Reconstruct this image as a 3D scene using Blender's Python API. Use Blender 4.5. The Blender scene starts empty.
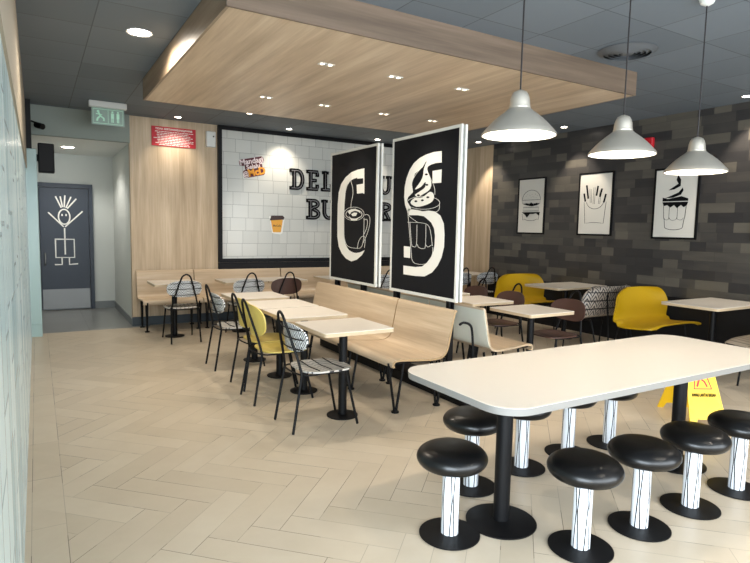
import bpy, math, random
from mathutils import Vector, Matrix
random.seed(7)
PI = math.pi
C = bpy.context.scene.collection
S = bpy.context.scene

# ------------------------------------------------------------------ camera
F = 565.52
YAW, PITCH, ROLL = [math.radians(a) for a in (30.906, 5.360, 1.168)]
W = Vector((math.sin(YAW)*math.cos(PITCH), math.cos(YAW)*math.cos(PITCH), -math.sin(PITCH)))
R0 = Vector((math.cos(YAW), -math.sin(YAW), 0)); U0 = R0.cross(W)
RR = R0*math.cos(ROLL)+U0*math.sin(ROLL); UU = -R0*math.sin(ROLL)+U0*math.cos(ROLL)
EYE = Vector((0, 0, 1.5))
cd = bpy.data.cameras.new('camera'); cam = bpy.data.objects.new('camera', cd); C.objects.link(cam)
m = Matrix((RR, UU, -W)).transposed().to_4x4(); m.translation = EYE
cam.matrix_world = m
cd.sensor_fit = 'HORIZONTAL'; cd.sensor_width = 36; cd.lens = F/750*36; cd.clip_start = .05
S.camera = cam
def ray(x, y): return W*F+RR*(x-375)-UU*(y-281.5)
def onx(x, y, X): d = ray(x, y); return EYE+d*(X/d.x)      # where the sight line meets the plane x = X
def ony(x, y, Y): d = ray(x, y); return EYE+d*(Y/d.y)

# ------------------------------------------------------------------ materials
def new_mat(name):
    m = bpy.data.materials.new(name); m.use_nodes = True
    return m, m.node_tree, m.node_tree.nodes['Principled BSDF']
def srgb(h):
    h = h.lstrip('#'); o = []
    for i in (0, 2, 4):
        c = int(h[i:i+2], 16)/255; o.append(c/12.92 if c <= .04045 else ((c+.055)/1.055)**2.4)
    return (*o, 1)
def plain(name, col, rough=.5, metal=0, spec=.5, emit=0, ecol=None, bump=0):
    m, t, b = new_mat(name); col = srgb(col) if isinstance(col, str) else col
    b.inputs['Base Color'].default_value = col; b.inputs['Roughness'].default_value = rough
    b.inputs['Metallic'].default_value = metal; b.inputs['Specular IOR Level'].default_value = spec
    if emit:
        b.inputs['Emission Color'].default_value = srgb(ecol) if ecol else col; b.inputs['Emission Strength'].default_value = emit
    # fine procedural variation so no surface is a dead flat tone
    n = t.nodes.new('ShaderNodeTexNoise'); n.inputs['Scale'].default_value = 9; n.inputs['Detail'].default_value = 4
    tc = t.nodes.new('ShaderNodeTexCoord'); t.links.new(tc.outputs['Object'], n.inputs['Vector'])
    mr = t.nodes.new('ShaderNodeMapRange'); mr.inputs['To Min'].default_value = max(0, rough-.04); mr.inputs['To Max'].default_value = min(1, rough+.04)
    t.links.new(n.outputs['Fac'], mr.inputs['Value']); t.links.new(mr.outputs['Result'], b.inputs['Roughness'])
    if bump:
        bp = t.nodes.new('ShaderNodeBump'); bp.inputs['Strength'].default_value = bump; bp.inputs['Distance'].default_value = .002
        n2 = t.nodes.new('ShaderNodeTexNoise'); n2.inputs['Scale'].default_value = 220
        t.links.new(tc.outputs['Object'], n2.inputs['Vector']); t.links.new(n2.outputs['Fac'], bp.inputs['Height']); t.links.new(bp.outputs['Normal'], b.inputs['Normal'])
    return m
class N:                                                     # tiny expression builder for shader maths
    def __init__(s, t): s.t = t
    def op(s, o, *a):
        n = s.t.nodes.new('ShaderNodeMath'); n.operation = o
        for i, v in enumerate(a):
            if isinstance(v, (int, float)): n.inputs[i].default_value = v
            else: s.t.links.new(v, n.inputs[i])
        return n.outputs[0]
    def add(s, a, b): return s.op('ADD', a, b)
    def sub(s, a, b): return s.op('SUBTRACT', a, b)
    def mul(s, a, b): return s.op('MULTIPLY', a, b)
    def div(s, a, b): return s.op('DIVIDE', a, b)
    def fl(s, a): return s.op('FLOOR', a)
    def fr(s, a): return s.op('FRACT', a)
    def lt(s, a, b): return s.op('LESS_THAN', a, b)
    def mn(s, a, b): return s.op('MINIMUM', a, b)
    def mx(s, a, b): return s.op('MAXIMUM', a, b)
    def mod(s, a, b): return s.op('FLOORED_MODULO', a, b)
    def ab(s, a): return s.op('ABSOLUTE', a)
    def xyz(s, coord='Object'):
        tc = s.t.nodes.new('ShaderNodeTexCoord'); sp = s.t.nodes.new('ShaderNodeSeparateXYZ')
        s.t.links.new(tc.outputs[coord], sp.inputs[0]); return sp.outputs
    def comb(s, x, y, z):
        n = s.t.nodes.new('ShaderNodeCombineXYZ')
        for i, v in enumerate((x, y, z)):
            if isinstance(v, (int, float)): n.inputs[i].default_value = v
            else: s.t.links.new(v, n.inputs[i])
        return n.outputs[0]
    def noise(s, vec, scale=5, detail=3, rough=.5):
        n = s.t.nodes.new('ShaderNodeTexNoise'); n.inputs['Scale'].default_value = scale; n.inputs['Detail'].default_value = detail
        n.inputs['Roughness'].default_value = rough
        s.t.links.new(vec, n.inputs['Vector']); return n.outputs['Fac']
    def white(s, vec):
        n = s.t.nodes.new('ShaderNodeTexWhiteNoise'); s.t.links.new(vec, n.inputs['Vector']); return n.outputs['Value']
    def ramp(s, f, stops):
        n = s.t.nodes.new('ShaderNodeValToRGB'); s.t.links.new(f, n.inputs[0]); e = n.color_ramp.elements
        while len(e) < len(stops): e.new(.5)
        for k, (p, c) in enumerate(stops): e[k].position = p; e[k].color = srgb(c) if isinstance(c, str) else c
        return n.outputs[0]
    def mix(s, f, a, b):
        n = s.t.nodes.new('ShaderNodeMix'); n.data_type = 'RGBA'
        for sock, v in ((n.inputs[0], f), (n.inputs[6], a), (n.inputs[7], b)):
            if isinstance(v, str): sock.default_value = srgb(v)
            elif isinstance(v, (tuple, int, float)): sock.default_value = v
            else: s.t.links.new(v, sock)
        return n.outputs[2]
def bump(t, b, h, strength=.3, dist=.003):
    bp = t.nodes.new('ShaderNodeBump'); bp.inputs['Strength'].default_value = strength; bp.inputs['Distance'].default_value = dist
    t.links.new(h, bp.inputs['Height']); t.links.new(bp.outputs['Normal'], b.inputs['Normal'])
def wood(name, axis, dark, mid, light, rough=.45, plank=0, paxis=0):
    m, t, b = new_mat(name); n = N(t); x = n.xyz()
    k = [7.0, 7.0, 7.0]; k[axis] = .5
    off = 0
    c = [n.mul(x[i], k[i]) for i in range(3)]
    if plank:
        pid = n.fl(n.div(x[paxis], plank)); c[axis] = n.add(c[axis], n.mul(pid, 3.7)); c[paxis] = n.add(c[paxis], n.mul(pid, 5.1))
    v = n.comb(*c)
    g = n.noise(v, 1.3, 5, .6)
    kk = [60.0, 60.0, 60.0]; kk[axis] = 1.6
    f = n.noise(n.comb(*[n.mul(x[i], kk[i]) for i in range(3)]), 1.0, 3)
    mixf = n.add(n.mul(g, .75), n.mul(f, .25))
    col = n.ramp(mixf, [(.33, dark), (.5, mid), (.66, light)])
    if plank:
        e = n.fr(n.div(x[paxis], plank)); line = n.lt(n.mn(e, n.sub(1, e)), .004/plank)
        col = n.mix(n.mul(line, .35), col, dark)
    t.links.new(col, b.inputs['Base Color']); b.inputs['Roughness'].default_value = rough
    bump(t, b, f, .08, .001)
    return m
def floor_mat():
    m, t, b = new_mat('herringbone_tile'); n = N(t); x = n.xyz()
    w = .1525; q = 1/(math.sqrt(2)*w)
    s = n.sub(n.mul(n.add(x[0], x[1]), q), .30); tt = n.sub(n.mul(n.sub(x[1], x[0]), q), .13)
    i = n.fl(s); j = n.fl(tt); us = n.fr(s); vs = n.fr(tt)
    ph = n.mod(n.sub(n.add(i, j), 7), 8)
    hor = n.lt(n.sub(ph, 4), -.5)                             # 0..3 lies along s, 4..7 along t
    pos = n.mod(ph, 4)
    lu = n.add(pos, n.add(n.mul(hor, us), n.mul(n.sub(1, hor), vs)))   # 0..4 along the tile
    lv = n.add(n.mul(hor, vs), n.mul(n.sub(1, hor), us))               # 0..1 across
    ida = n.sub(i, n.mul(hor, pos)); idb = n.sub(j, n.mul(n.sub(1, hor), pos))
    rnd = n.white(n.comb(ida, idb, hor))
    edge = n.mn(n.mn(lu, n.sub(4, lu)), n.mn(lv, n.sub(1, lv)))
    # border strips along the left wall
    sb = n.lt(x[0], .085)
    by = n.fr(n.div(x[1], .62)); eb = n.mn(n.mul(n.mn(by, n.sub(1, by)), 4), n.mn(n.mul(n.ab(n.sub(x[0], .085)), 6.6), n.mul(n.ab(n.add(x[0], .064)), 6.6)))
    edge2 = n.mn(edge, n.mul(n.ab(n.sub(x[0], .085)), 6.6))
    e = n.add(n.mul(sb, eb), n.mul(n.sub(1, sb), edge2))
    grout = n.lt(e, .011)
    r2 = n.add(n.mul(sb, n.white(n.comb(n.fl(n.div(x[1], .62)), 3, 0))), n.mul(n.sub(1, sb), rnd))
    veins = n.noise(n.comb(n.add(n.mul(x[0], 1.0), n.mul(ida, 2.3)), n.add(n.mul(x[1], 1.0), n.mul(idb, 3.1)), 0), 3.0, 5, .6)
    f = n.add(n.mul(r2, .28), n.mul(veins, .66))
    col = n.ramp(f, [(.15, '#b6a892'), (.5, '#c2b49f'), (.85, '#cdc1ad')])
    gn = n.noise(n.comb(x[0], x[1], 0), 1.7, 3)
    gm = n.mul(grout, n.add(.34, n.mul(n.op('GREATER_THAN', gn, .52), .45)))
    col = n.mix(gm, col, '#4f463b')
    t.links.new(col, b.inputs['Base Color'])
    ro = n.add(.30, n.mul(veins, .14)); t.links.new(ro, b.inputs['Roughness'])
    b.inputs['Specular IOR Level'].default_value = .4
    bump(t, b, n.mn(e, .03), .3, .01)
    return m
def brick(name, ax, az, bw, bh, cols, grout, gw, rough, half=.5, gmix=1.0, splitrand=False, seed=0):
    m, t, b = new_mat(name); n = N(t); x = n.xyz()
    row = n.fl(n.div(x[az], bh)); v = n.fr(n.div(x[az], bh))
    if splitrand: o = n.white(n.comb(row, seed, 2))
    else: o = n.mul(n.mod(row, 2), half)
    uu = n.add(n.div(x[ax], bw), o); u = n.fr(uu); colid = n.fl(uu)
    half_id = n.mul(n.lt(n.white(n.comb(row, colid, seed+5)), .3), n.lt(u, .5)) if splitrand else 0.0
    rnd = n.white(n.comb(row, n.add(colid, n.mul(half_id, .37)) if splitrand else colid, seed))
    vv = n.noise(n.comb(n.mul(x[ax], 1.5), n.add(n.mul(x[az], 9), n.mul(rnd, 9)), n.mul(colid, 1.7)), 1.6, 4)
    f = n.add(n.mul(rnd, .7), n.mul(vv, .3))
    col = n.ramp(f, cols)
    e = n.mn(n.mul(n.mn(u, n.sub(1, u)), bw), n.mul(n.mn(v, n.sub(1, v)), bh))
    g = n.lt(e, gw)
    col = n.mix(n.mul(g, gmix), col, grout)
    t.links.new(col, b.inputs['Base Color']); b.inputs['Roughness'].default_value = rough
    bump(t, b, n.mn(e, gw*2), .4, .01)
    return m
def stalk_mat():                                            # tall pale vertical strips with staggered cross joints
    m, t, b = new_mat('pale_vertical_strip_wall'); n = N(t); x = n.xyz()
    wv = n.add(x[1], n.mul(n.op('SINE', n.mul(x[1], 5.3)), .05))
    u = n.fr(n.div(wv, .20)); cid = n.fl(n.div(wv, .20)); r = n.white(n.comb(cid, 3, 1))
    hh = n.add(.32, n.mul(r, .3)); vv = n.add(n.div(x[2], hh), n.mul(r, 7)); v = n.fr(vv)
    e1 = n.mul(n.mn(u, n.sub(1, u)), .20); e2 = n.mul(n.mn(v, n.sub(1, v)), hh)
    rnd = n.white(n.comb(cid, n.fl(vv), 2))
    f = n.add(n.mul(r, .6), n.mul(rnd, .4))
    col = n.ramp(f, [(0, '#8fa5a5'), (.5, '#b3c4c3'), (1, '#d3dedd')])
    g = n.mx(n.lt(e1, .007), n.mul(n.lt(e2, .008), .8))
    col = n.mix(n.mul(g, .75), col, '#4c5f62')
    t.links.new(col, b.inputs['Base Color']); b.inputs['Roughness'].default_value = .25
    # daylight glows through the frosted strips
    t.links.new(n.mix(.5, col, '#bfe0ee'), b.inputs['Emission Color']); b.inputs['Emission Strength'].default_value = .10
    return m
def ceil_mat():
    m, t, b = new_mat('grey_ceiling_tile'); n = N(t); x = n.xyz()
    u = n.fr(n.div(n.add(x[0], .18), .6)); v = n.fr(n.div(n.add(x[1], .32), .6))
    e = n.mul(n.mn(n.mn(u, n.sub(1, u)), n.mn(v, n.sub(1, v))), .6)
    rnd = n.white(n.comb(n.fl(n.div(n.add(x[0], .18), .6)), n.fl(n.div(n.add(x[1], .32), .6)), 0))
    col = n.ramp(rnd, [(0, '#636c75'), (1, '#6e7780')])
    col = n.mix(n.mul(n.lt(e, .004), .6), col, '#2a2c30')
    t.links.new(col, b.inputs['Base Color']); b.inputs['Roughness'].default_value = .75
    bump(t, b, n.mn(e, .01), .5, .02)
    return m
def striped(name, a, c, pitch, chev, amp, dark='#1c1d22', lightc='#eef0f0', duty=.36):
    m, t, b = new_mat(name); n = N(t); x = n.xyz()
    zig = n.mul(n.ab(n.sub(n.fr(n.div(x[a], chev)), .5)), amp)
    colm = n.mod(n.fl(n.div(x[a], chev)), 2)
    f = n.fr(n.div(n.add(x[c], n.add(zig, n.mul(colm, pitch*.5))), pitch))
    ln = n.lt(f, duty)
    t.links.new(n.mix(ln, lightc, dark), b.inputs['Base Color']); b.inputs['Roughness'].default_value = .4
    return m
def column_mat():
    m, t, b = new_mat('white_column_black_lines'); n = N(t); x = n.xyz()
    ang = n.div(n.op('ARCTAN2', x[1], x[0]), 2*PI)
    lane = n.fl(n.mul(ang, 5)); u = n.fr(n.mul(ang, 5)); r = n.white(n.comb(lane, 1, 0))
    wz = n.add(.06, n.mul(n.ab(n.sub(x[2], n.add(.12, n.mul(r, .12)))), .9))
    d = n.ab(n.sub(n.ab(n.sub(u, .5)), wz))
    ln = n.mul(n.lt(d, .055), n.lt(wz, .26))
    t.links.new(n.mix(ln, '#e3e7ec', '#101116'), b.inputs['Base Color']); b.inputs['Roughness'].default_value = .25
    return m
M = dict(
    floor=floor_mat(), ceiling=ceil_mat(),
    grey_floor=brick('grey_corridor_tile', 0, 1, .6, .6, [(0, '#7b7d7c'), (1, '#8a8c8b')], '#5d5f5f', .003, .3, 0),
    black=plain('black_powder_coat', '#0a0a0c', .5, spec=.22), blackmatte=plain('black_matte', '#111113', .6, spec=.3),
    white=plain('white_paint', '#d9dad6', .6), offwhite=plain('offwhite_plaster', '#c9cdc9', .8), fascia=plain('grey_green_plaster', '#8b938c', .8),
    beige=plain('beige_plaster', '#aaa190', .8),
    laminate=plain('cream_laminate', '#dad1c4', .32, spec=.4), edge=plain('laminate_edge_shaded', '#7e7c78', .5),  # long table edge: its shading is painted in as a darker grey
    lamedge=plain('tabletop_ply_edge', '#c2ad8e', .5),
    wallwood=wood('vertical_oak_panel', 2, '#a89275', '#c0aa8d', '#d3bfa4', .5, .62, 0),
    wallwood_y=wood('vertical_oak_panel_side', 2, '#a89275', '#c0aa8d', '#d3bfa4', .5, .45, 1),
    canopywood=wood('canopy_oak_underside', 1, '#ab957b', '#c2ac92', '#d3c0a7', .4),
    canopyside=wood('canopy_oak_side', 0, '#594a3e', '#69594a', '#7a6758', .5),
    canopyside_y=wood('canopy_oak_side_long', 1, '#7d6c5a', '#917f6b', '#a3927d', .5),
    bench=wood('bench_oak_veneer', 1, '#ad987e', '#c1ab8f', '#d0bda3', .35),
    bench_x=wood('bench_oak_veneer_cross', 0, '#ad987e', '#c1ab8f', '#d0bda3', .35),
    bench_rear_lit=plain('bench_rear_painted_daylight', '#dfe0d3', .35),  # daylight falling on the bench rear is put into this pale colour
    tile=brick('white_wall_tile', 0, 2, .25, .203, [(0, '#c3c4be'), (1, '#d2d2cc')], '#80817e', .0028, .22, splitrand=True, gmix=.8),
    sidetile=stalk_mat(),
    darktile=brick('charcoal_wall_tile', 1, 2, .40, .118, [(.12, '#2e2d2e'), (.4, '#3a3837'), (.62, '#4a4742'), (.9, '#605b52')], '#232323', .0015, .33, splitrand=True, seed=3, gmix=.5),
    stripe_back=striped('patterned_ply_back', 1, 2, .034, .065, .13, duty=.44),
    stripe_seat=striped('patterned_ply_seat', 0, 1, .05, .14, .03, dark='#2c2a2c', duty=.16, lightc='#cdc9c1'),
    stripe_wide=striped('patterned_wide_back', 0, 2, .062, .10, .17, dark='#1c1a19', lightc='#978c80', duty=.40),
    stripe_wseat=striped('patterned_wide_seat', 1, 0, .085, .3, .02, dark='#2a2420', lightc='#9c8f7e', duty=.16),
    yellow=plain('yellow_ply', '#dac468', .4), yellowdeep=plain('yellow_shell', '#b9930f', .42),
    brown=plain('brown_ply', '#4a332c', .4), plyedge=plain('ply_edge', '#a58a66', .6),
    leather=plain('black_vinyl', '#0a0a0b', .30, spec=.45), column=column_mat(),
    alu=plain('brushed_aluminium', '#d2cabc', .37, metal=.75), shade_in=plain('white_enamel', '#f1efe8', .5),
    bulb=plain('warm_bulb', '#ffffff', .5, emit=14, ecol='#fff0dc'),
    lens=plain('downlight_lens', '#ffffff', .5, emit=16, ecol='#fff1e0'),
    lens2=plain('canopy_downlight_lens', '#ffffff', .5, emit=4, ecol='#ffe7c8'),
    trimw=plain('downlight_trim', '#d8d8d4', .4), trimb=plain('downlight_recess', '#6a5a48', .5),
    door=plain('navy_door_paint', '#26303e', .45), steel=plain('brushed_kick_plate', '#7e7f7e', .4, metal=.5),
    skirting=plain('dark_teal_skirting', '#39434a', .5), greyskirt=plain('grey_skirting', '#7a7f80', .5),
    red=plain('red_sign', '#c01423', .5), printw=plain('white_print', '#ecebe4', .6), printb=plain('black_print', '#08080a', .7, spec=.15),
    paper=plain('picture_paper', '#d6d2c8', .6), posterbg=plain('poster_black', '#121419', .6, spec=.2), posterframe=plain('poster_white_frame', '#dcdcd6', .45),
    greyline=plain('letter_grey_inlay', '#77767a', .5), orange=plain('decal_orange', '#e79a1f', .5), cup=plain('decal_cup_yellow', '#e8a73a', .5),
    cupdark=plain('decal_lid_brown', '#38231f', .5), pinkwhite=plain('decal_white', '#f0dede', .5), maroon=plain('decal_maroon', '#5a1420', .5),
    signy=plain('yellow_floor_sign', '#f0c518', .4), plastic=plain('white_plastic', '#d5d7d3', .4),
    vent=plain('vent_grey_metal', '#565a5e', .5), ventdark=plain('vent_dark_slot', '#1b1c1e', .7),
    exitglow=plain('exit_sign_green_acrylic', '#8d9f96', .3, emit=.01, ecol='#79cfa6'), exitpic=plain('exit_sign_pictogram', '#aed6c0', .4, emit=.08, ecol='#a5f0cc'),
    cable=plain('black_cord', '#1a1516', .5), piertile=plain('pier_pale_panel', '#a9c2c0', .25),
)

# ------------------------------------------------------------------ mesh building
class MB:
    def __init__(s): s.v = []; s.f = []; s.m = []; s.cm = 0
    def add(s, vs, fs):
        k = len(s.v); s.v += [tuple(v) for v in vs]; s.f += [tuple(i+k for i in f) for f in fs]; s.m += [s.cm]*len(fs); return s
    def box(s, x0, x1, y0, y1, z0, z1, c=0):
        if c <= 0:
            return s.add([(x0,y0,z0),(x1,y0,z0),(x1,y1,z0),(x0,y1,z0),(x0,y0,z1),(x1,y0,z1),(x1,y1,z1),(x0,y1,z1)],
                [(0,3,2,1),(4,5,6,7),(0,1,5,4),(1,2,6,5),(2,3,7,6),(3,0,4,7)])
        pts = [(x0+c,y0),(x1-c,y0),(x1,y0+c),(x1,y1-c),(x1-c,y1),(x0+c,y1),(x0,y1-c),(x0,y0+c)]
        return s.prism(pts, z0, z1, c)
    def prism(s, pts, z0, z1, c=0):                             # polygon (ccw, xy) with chamfered top and bottom rims
        n = len(pts); cx = sum(p[0] for p in pts)/n; cy = sum(p[1] for p in pts)/n
        def inset(d):
            o = []
            for i in range(n):
                a, b_, e = pts[i-1], pts[i], pts[(i+1) % n]
                v1 = Vector((b_[0]-a[0], b_[1]-a[1])); v2 = Vector((e[0]-b_[0], e[1]-b_[1]))
                if v1.length < 1e-9: v1 = v2
                if v2.length < 1e-9: v2 = v1
                n1 = Vector((-v1.y, v1.x)).normalized(); n2 = Vector((-v2.y, v2.x)).normalized(); nn = (n1+n2)
                nn = nn/max(nn.length_squared, .3)*2*1.0 if nn.length > 1e-6 else n1
                o.append((b_[0]+nn.x*d*1.0, b_[1]+nn.y*d*1.0))
            return o
        rings = [(pts, z0), (pts, z1)] if c <= 0 else [(inset(c), z0), (pts, z0+c), (pts, z1-c), (inset(c), z1)]
        vs = [(x, y, z) for r, z in rings for x, y in r]; fs = []
        for k in range(len(rings)-1):
            for i in range(n):
                j = (i+1) % n; fs.append((k*n+i, k*n+j, (k+1)*n+j, (k+1)*n+i))
        fs.append(tuple(range(n-1, -1, -1))); fs.append(tuple(range((len(rings)-1)*n, len(rings)*n)))
        return s.add(vs, fs)
    def tube(s, path, r, n=10, closed=False, cap=True):
        P = [Vector(p) for p in path]; L = len(P); rs = r if isinstance(r, (list, tuple)) else [r]*L
        vs = []; prev = None
        for i, p in enumerate(P):
            if closed: d = (P[(i+1) % L]-P[i-1])
            else: d = (P[min(i+1, L-1)]-P[max(i-1, 0)])
            d.normalize()
            if prev is None:
                a = Vector((0,0,1)) if abs(d.z) < .9 else Vector((1,0,0)); nx = d.cross(a).normalized()
            else: nx = (prev-d*prev.dot(d)).normalized()
            prev = nx; ny = d.cross(nx)
            for k in range(n):
                t = 2*PI*k/n; vs.append(p+(nx*math.cos(t)+ny*math.sin(t))*rs[i])
        fs = []
        for i in range(L if closed else L-1):
            j = (i+1) % L
            for k in range(n):
                l = (k+1) % n; fs.append((i*n+k, i*n+l, j*n+l, j*n+k))
        if not closed and cap: fs += [tuple(range(n-1, -1, -1)), tuple(range((L-1)*n, L*n))]
        return s.add(vs, fs)
    def lathe(s, prof, n=32, cx=0, cy=0, closed=False):
        vs = []; fs = []; L = len(prof)
        for r, z in prof:
            for k in range(n):
                t = 2*PI*k/n; vs.append((cx+r*math.cos(t), cy+r*math.sin(t), z))
        for i in range(L if closed else L-1):
            j = (i+1) % L
            for k in range(n):
                l = (k+1) % n; fs.append((i*n+k, i*n+l, j*n+l, j*n+k))
        if not closed:
            fs += [tuple(range(n-1, -1, -1)), tuple(range((L-1)*n, L*n))]
        return s.add(vs, fs)
    def cyl(s, cx, cy, z0, z1, r, n=24, c=.002):
        return s.lathe([(r-c, z0), (r, z0+c), (r, z1-c), (r-c, z1)], n, cx, cy)
    def sheet(s, prof, y0, y1, th, ny=2, axis=1):               # open (x,z) profile swept along y with thickness
        P = [Vector((p[0], p[1])) for p in prof]; L = len(P); off = []
        for i in range(L):
            d = (P[min(i+1, L-1)]-P[max(i-1, 0)]).normalized(); off.append(Vector((-d.y, d.x))*th)
        loop = [p for p in P]+[P[i]-off[i] for i in range(L-1, -1, -1)]
        n = len(loop); vs = []
        for k in range(ny):
            y = y0+(y1-y0)*k/(ny-1)
            for p in loop: vs.append((p.x, y, p.y) if axis == 1 else (y, p.x, p.y))
        fs = []
        for k in range(ny-1):
            for i in range(n): j = (i+1) % n; fs.append((k*n+i, k*n+j, (k+1)*n+j, (k+1)*n+i))
        for k, e in ((0, 1), (ny-1, 0)):
            for i in range(L-1):
                q = (k*n+i, k*n+i+1, k*n+n-2-i, k*n+n-1-i); fs.append(q if e else q[::-1])
        return s.add(vs, fs)
    def ribbon(s, pts, w, fn, h=.0015, closed=False):           # flat stroke of width w drawn in 2D, mapped to 3D by fn(u, v, depth)
        P = [Vector(p) for p in pts]; L = len(P); lo = []
        for i in range(L):
            d = (P[(i+1) % L]-P[i-1]) if closed else (P[min(i+1, L-1)]-P[max(i-1, 0)])
            if d.length < 1e-9: d = Vector((1, 0))
            d.normalize(); k = Vector((-d.y, d.x))*w/2; lo.append((P[i]+k, P[i]-k))
        vs = []
        for a, b in lo: vs += [fn(a.x, a.y, 0), fn(b.x, b.y, 0), fn(a.x, a.y, h), fn(b.x, b.y, h)]
        fs = []
        for i in range(L if closed else L-1):
            a = i*4; b = ((i+1) % L)*4
            fs += [(a+2, a+3, b+3, b+2), (a, b, b+1, a+1), (a, a+2, b+2, b), (a+1, b+1, b+3, a+3)]
        if not closed: fs += [(0, 1, 3, 2), (L*4-4, L*4-2, L*4-1, L*4-3)]
        return s.add(vs, fs)
    def poly(s, pts, fn, h=.0015):
        n = len(pts); vs = [fn(x, y, 0) for x, y in pts]+[fn(x, y, h) for x, y in pts]
        fs = [tuple(range(n-1, -1, -1)), tuple(range(n, 2*n))]+[(i, (i+1) % n, (i+1) % n+n, i+n) for i in range(n)]
        return s.add(vs, fs)
    def move(s, M_): s.v = [tuple(M_ @ Vector(v)) for v in s.v]; return s
def obj(name, mb, mat, parent=None, loc=None, smooth=35, kind=None):
    me = bpy.data.meshes.new(name); me.from_pydata(mb.v, [], mb.f)
    mats = mat if isinstance(mat, (list, tuple)) else [mat]
    for k in mats: me.materials.append(k)
    for p, i in zip(me.polygons, mb.m): p.material_index = i
    import bmesh
    bm = bmesh.new(); bm.from_mesh(me); bmesh.ops.recalc_face_normals(bm, faces=bm.faces); bm.to_mesh(me); bm.free()
    me.polygons.foreach_set('use_smooth', [True]*len(me.polygons)); me.set_sharp_from_angle(angle=math.radians(smooth)); me.update()
    o = bpy.data.objects.new(name, me); C.objects.link(o)
    if parent: o.parent = parent
    if loc: o.location = loc
    if kind: o['kind'] = kind
    return o
def tag(o, label, cat, group=None, kind=None):
    o['label'] = label; o['category'] = cat
    if group: o['group'] = group
    if kind: o['kind'] = kind
    return o
def thing(name, label, cat, loc=(0, 0, 0), rz=0, group=None):
    o = bpy.data.objects.new(name, None); C.objects.link(o); o.empty_display_size = .1
    o.location = loc; o.rotation_euler = (0, 0, rz); return tag(o, label, cat, group)
def dup(root, loc, rz, label):
    r = root.copy(); C.objects.link(r); r.location = loc; r.rotation_euler = (0, 0, rz); r['label'] = label
    for ch in list(root.children):
        c = ch.copy(); C.objects.link(c); c.parent = r
        for g in list(ch.children):
            d = g.copy(); C.objects.link(d); d.parent = c
    return r
def struct(name, mb, mat): return obj(name, mb, mat, kind='structure')
def crom(pts, k=6, closed=False):
    P = [Vector(p) for p in pts]; L = len(P); o = []
    for i in range(L if closed else L-1):
        if closed: a, b, c, d = P[i-1], P[i], P[(i+1) % L], P[(i+2) % L]
        else: a, b, c, d = P[max(i-1, 0)], P[i], P[i+1], P[min(i+2, L-1)]
        for j in range(k):
            t = j/k; o.append(.5*((2*b)+(c-a)*t+(2*a-5*b+4*c-d)*t*t+(3*b-a-3*c+d)*t*t*t))
    if not closed: o.append(P[-1])
    return o
def rrect(x0, x1, y0, y1, r, k=8):
    o = []
    for cx, cy, a in ((x1-r, y0+r, -90), (x1-r, y1-r, 0), (x0+r, y1-r, 90), (x0+r, y0+r, 180)):
        for j in range(k+1):
            t = math.radians(a+90*j/k); o.append((cx+r*math.cos(t), cy+r*math.sin(t)))
    return o
def arc(cx, cy, rx, ry, a0, a1, k=12):
    return [(cx+rx*math.cos(math.radians(a0+(a1-a0)*i/k)), cy+ry*math.sin(math.radians(a0+(a1-a0)*i/k))) for i in range(k+1)]
def text_mb(txt, size, fn, h=.0015, align='CENTER', bold=0):
    cu = bpy.data.curves.new('t', 'FONT'); cu.body = txt; cu.size = size; cu.align_x = align; cu.align_y = 'CENTER'; cu.resolution_u = 3; cu.offset = bold
    o = bpy.data.objects.new('t', cu); C.objects.link(o)
    dg = bpy.context.evaluated_depsgraph_get(); me = bpy.data.meshes.new_from_object(o.evaluated_get(dg))
    mb = MB(); mb.add([fn(v.co.x, v.co.y, h) for v in me.vertices], [tuple(p.vertices) for p in me.polygons])
    bpy.data.objects.remove(o); bpy.data.meshes.remove(me); bpy.data.curves.remove(cu); return mb

# ------------------------------------------------------------------ room shell
XL, XR, YB, YF, ZC = -.09, 7.04, 8.87, -2.2, 3.03
struct('floor', MB().box(-.3, 7.3, YF-.2, 8.73, -.1, 0).box(1.4, 7.3, 8.73, 8.95, -.1, 0), M['floor'])
struct('floor_corridor', MB().box(-.3, 1.4, 8.73, 11.3, -.1, 0), M['grey_floor'])
struct('ceiling', MB().box(-.3, 7.3, YF-.2, 8.87, ZC, ZC+.1), M['ceiling'])
struct('ceiling_corridor', MB().box(-.3, 1.4, 8.93, 11.3, 2.645, 2.745), M['white'])
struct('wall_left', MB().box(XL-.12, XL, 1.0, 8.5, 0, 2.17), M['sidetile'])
struct('window_1', MB().box(XL-.1, XL-.02, YF, -.62, 0, .12).box(XL-.1, XL-.02, -.56, .94, 0, .12).box(XL-.1, XL-.02, -.62, -.56, 0, 2.17).box(XL-.1, XL-.02, .94, 1.0, 0, 2.17).box(XL-.1, XL-.02, YF, -.62, 2.11, 2.17).box(XL-.1, XL-.02, -.56, .94, 2.11, 2.17), M['white'])
struct('trim_1', MB().box(XL-.12, XL+.012, YF, 8.5, 2.17, ZC), M['beige'])
struct('wall_left_corridor', MB().box(XL-.12, XL, 8.82, 11.03, 0, 2.645), M['offwhite'])
struct('trim_2', MB().box(XL-.12, .03, 8.5, 8.8, .16, 2.42, .006).box(XL-.12, .028, 8.51, 8.79, 0, .16), M['piertile'])
struct('trim_3', MB().box(XL-.12, -.02, 8.5, 8.8, 2.42, ZC), M['blackmatte'])
wb = struct('wall_back', MB().box(1.18, 7.3, YB, YB+.12, 0, ZC), M['wallwood'])
struct('wall_return', MB().box(1.18, 1.30, YB+.12, 11.03, 0, 2.645), M['offwhite'])
struct('baseboard_return', MB().box(1.166, 1.18, YB+.0, 11.03, 0, .1), M['greyskirt'])
struct('wall_corridor_end', MB().box(-.3, 1.4, 11.03, 11.15, 0, 2.645), M['offwhite'])
struct('baseboard_corridor', MB().box(.84, 1.166, 11.015, 11.03, 0, .12), M['greyskirt'])
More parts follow.
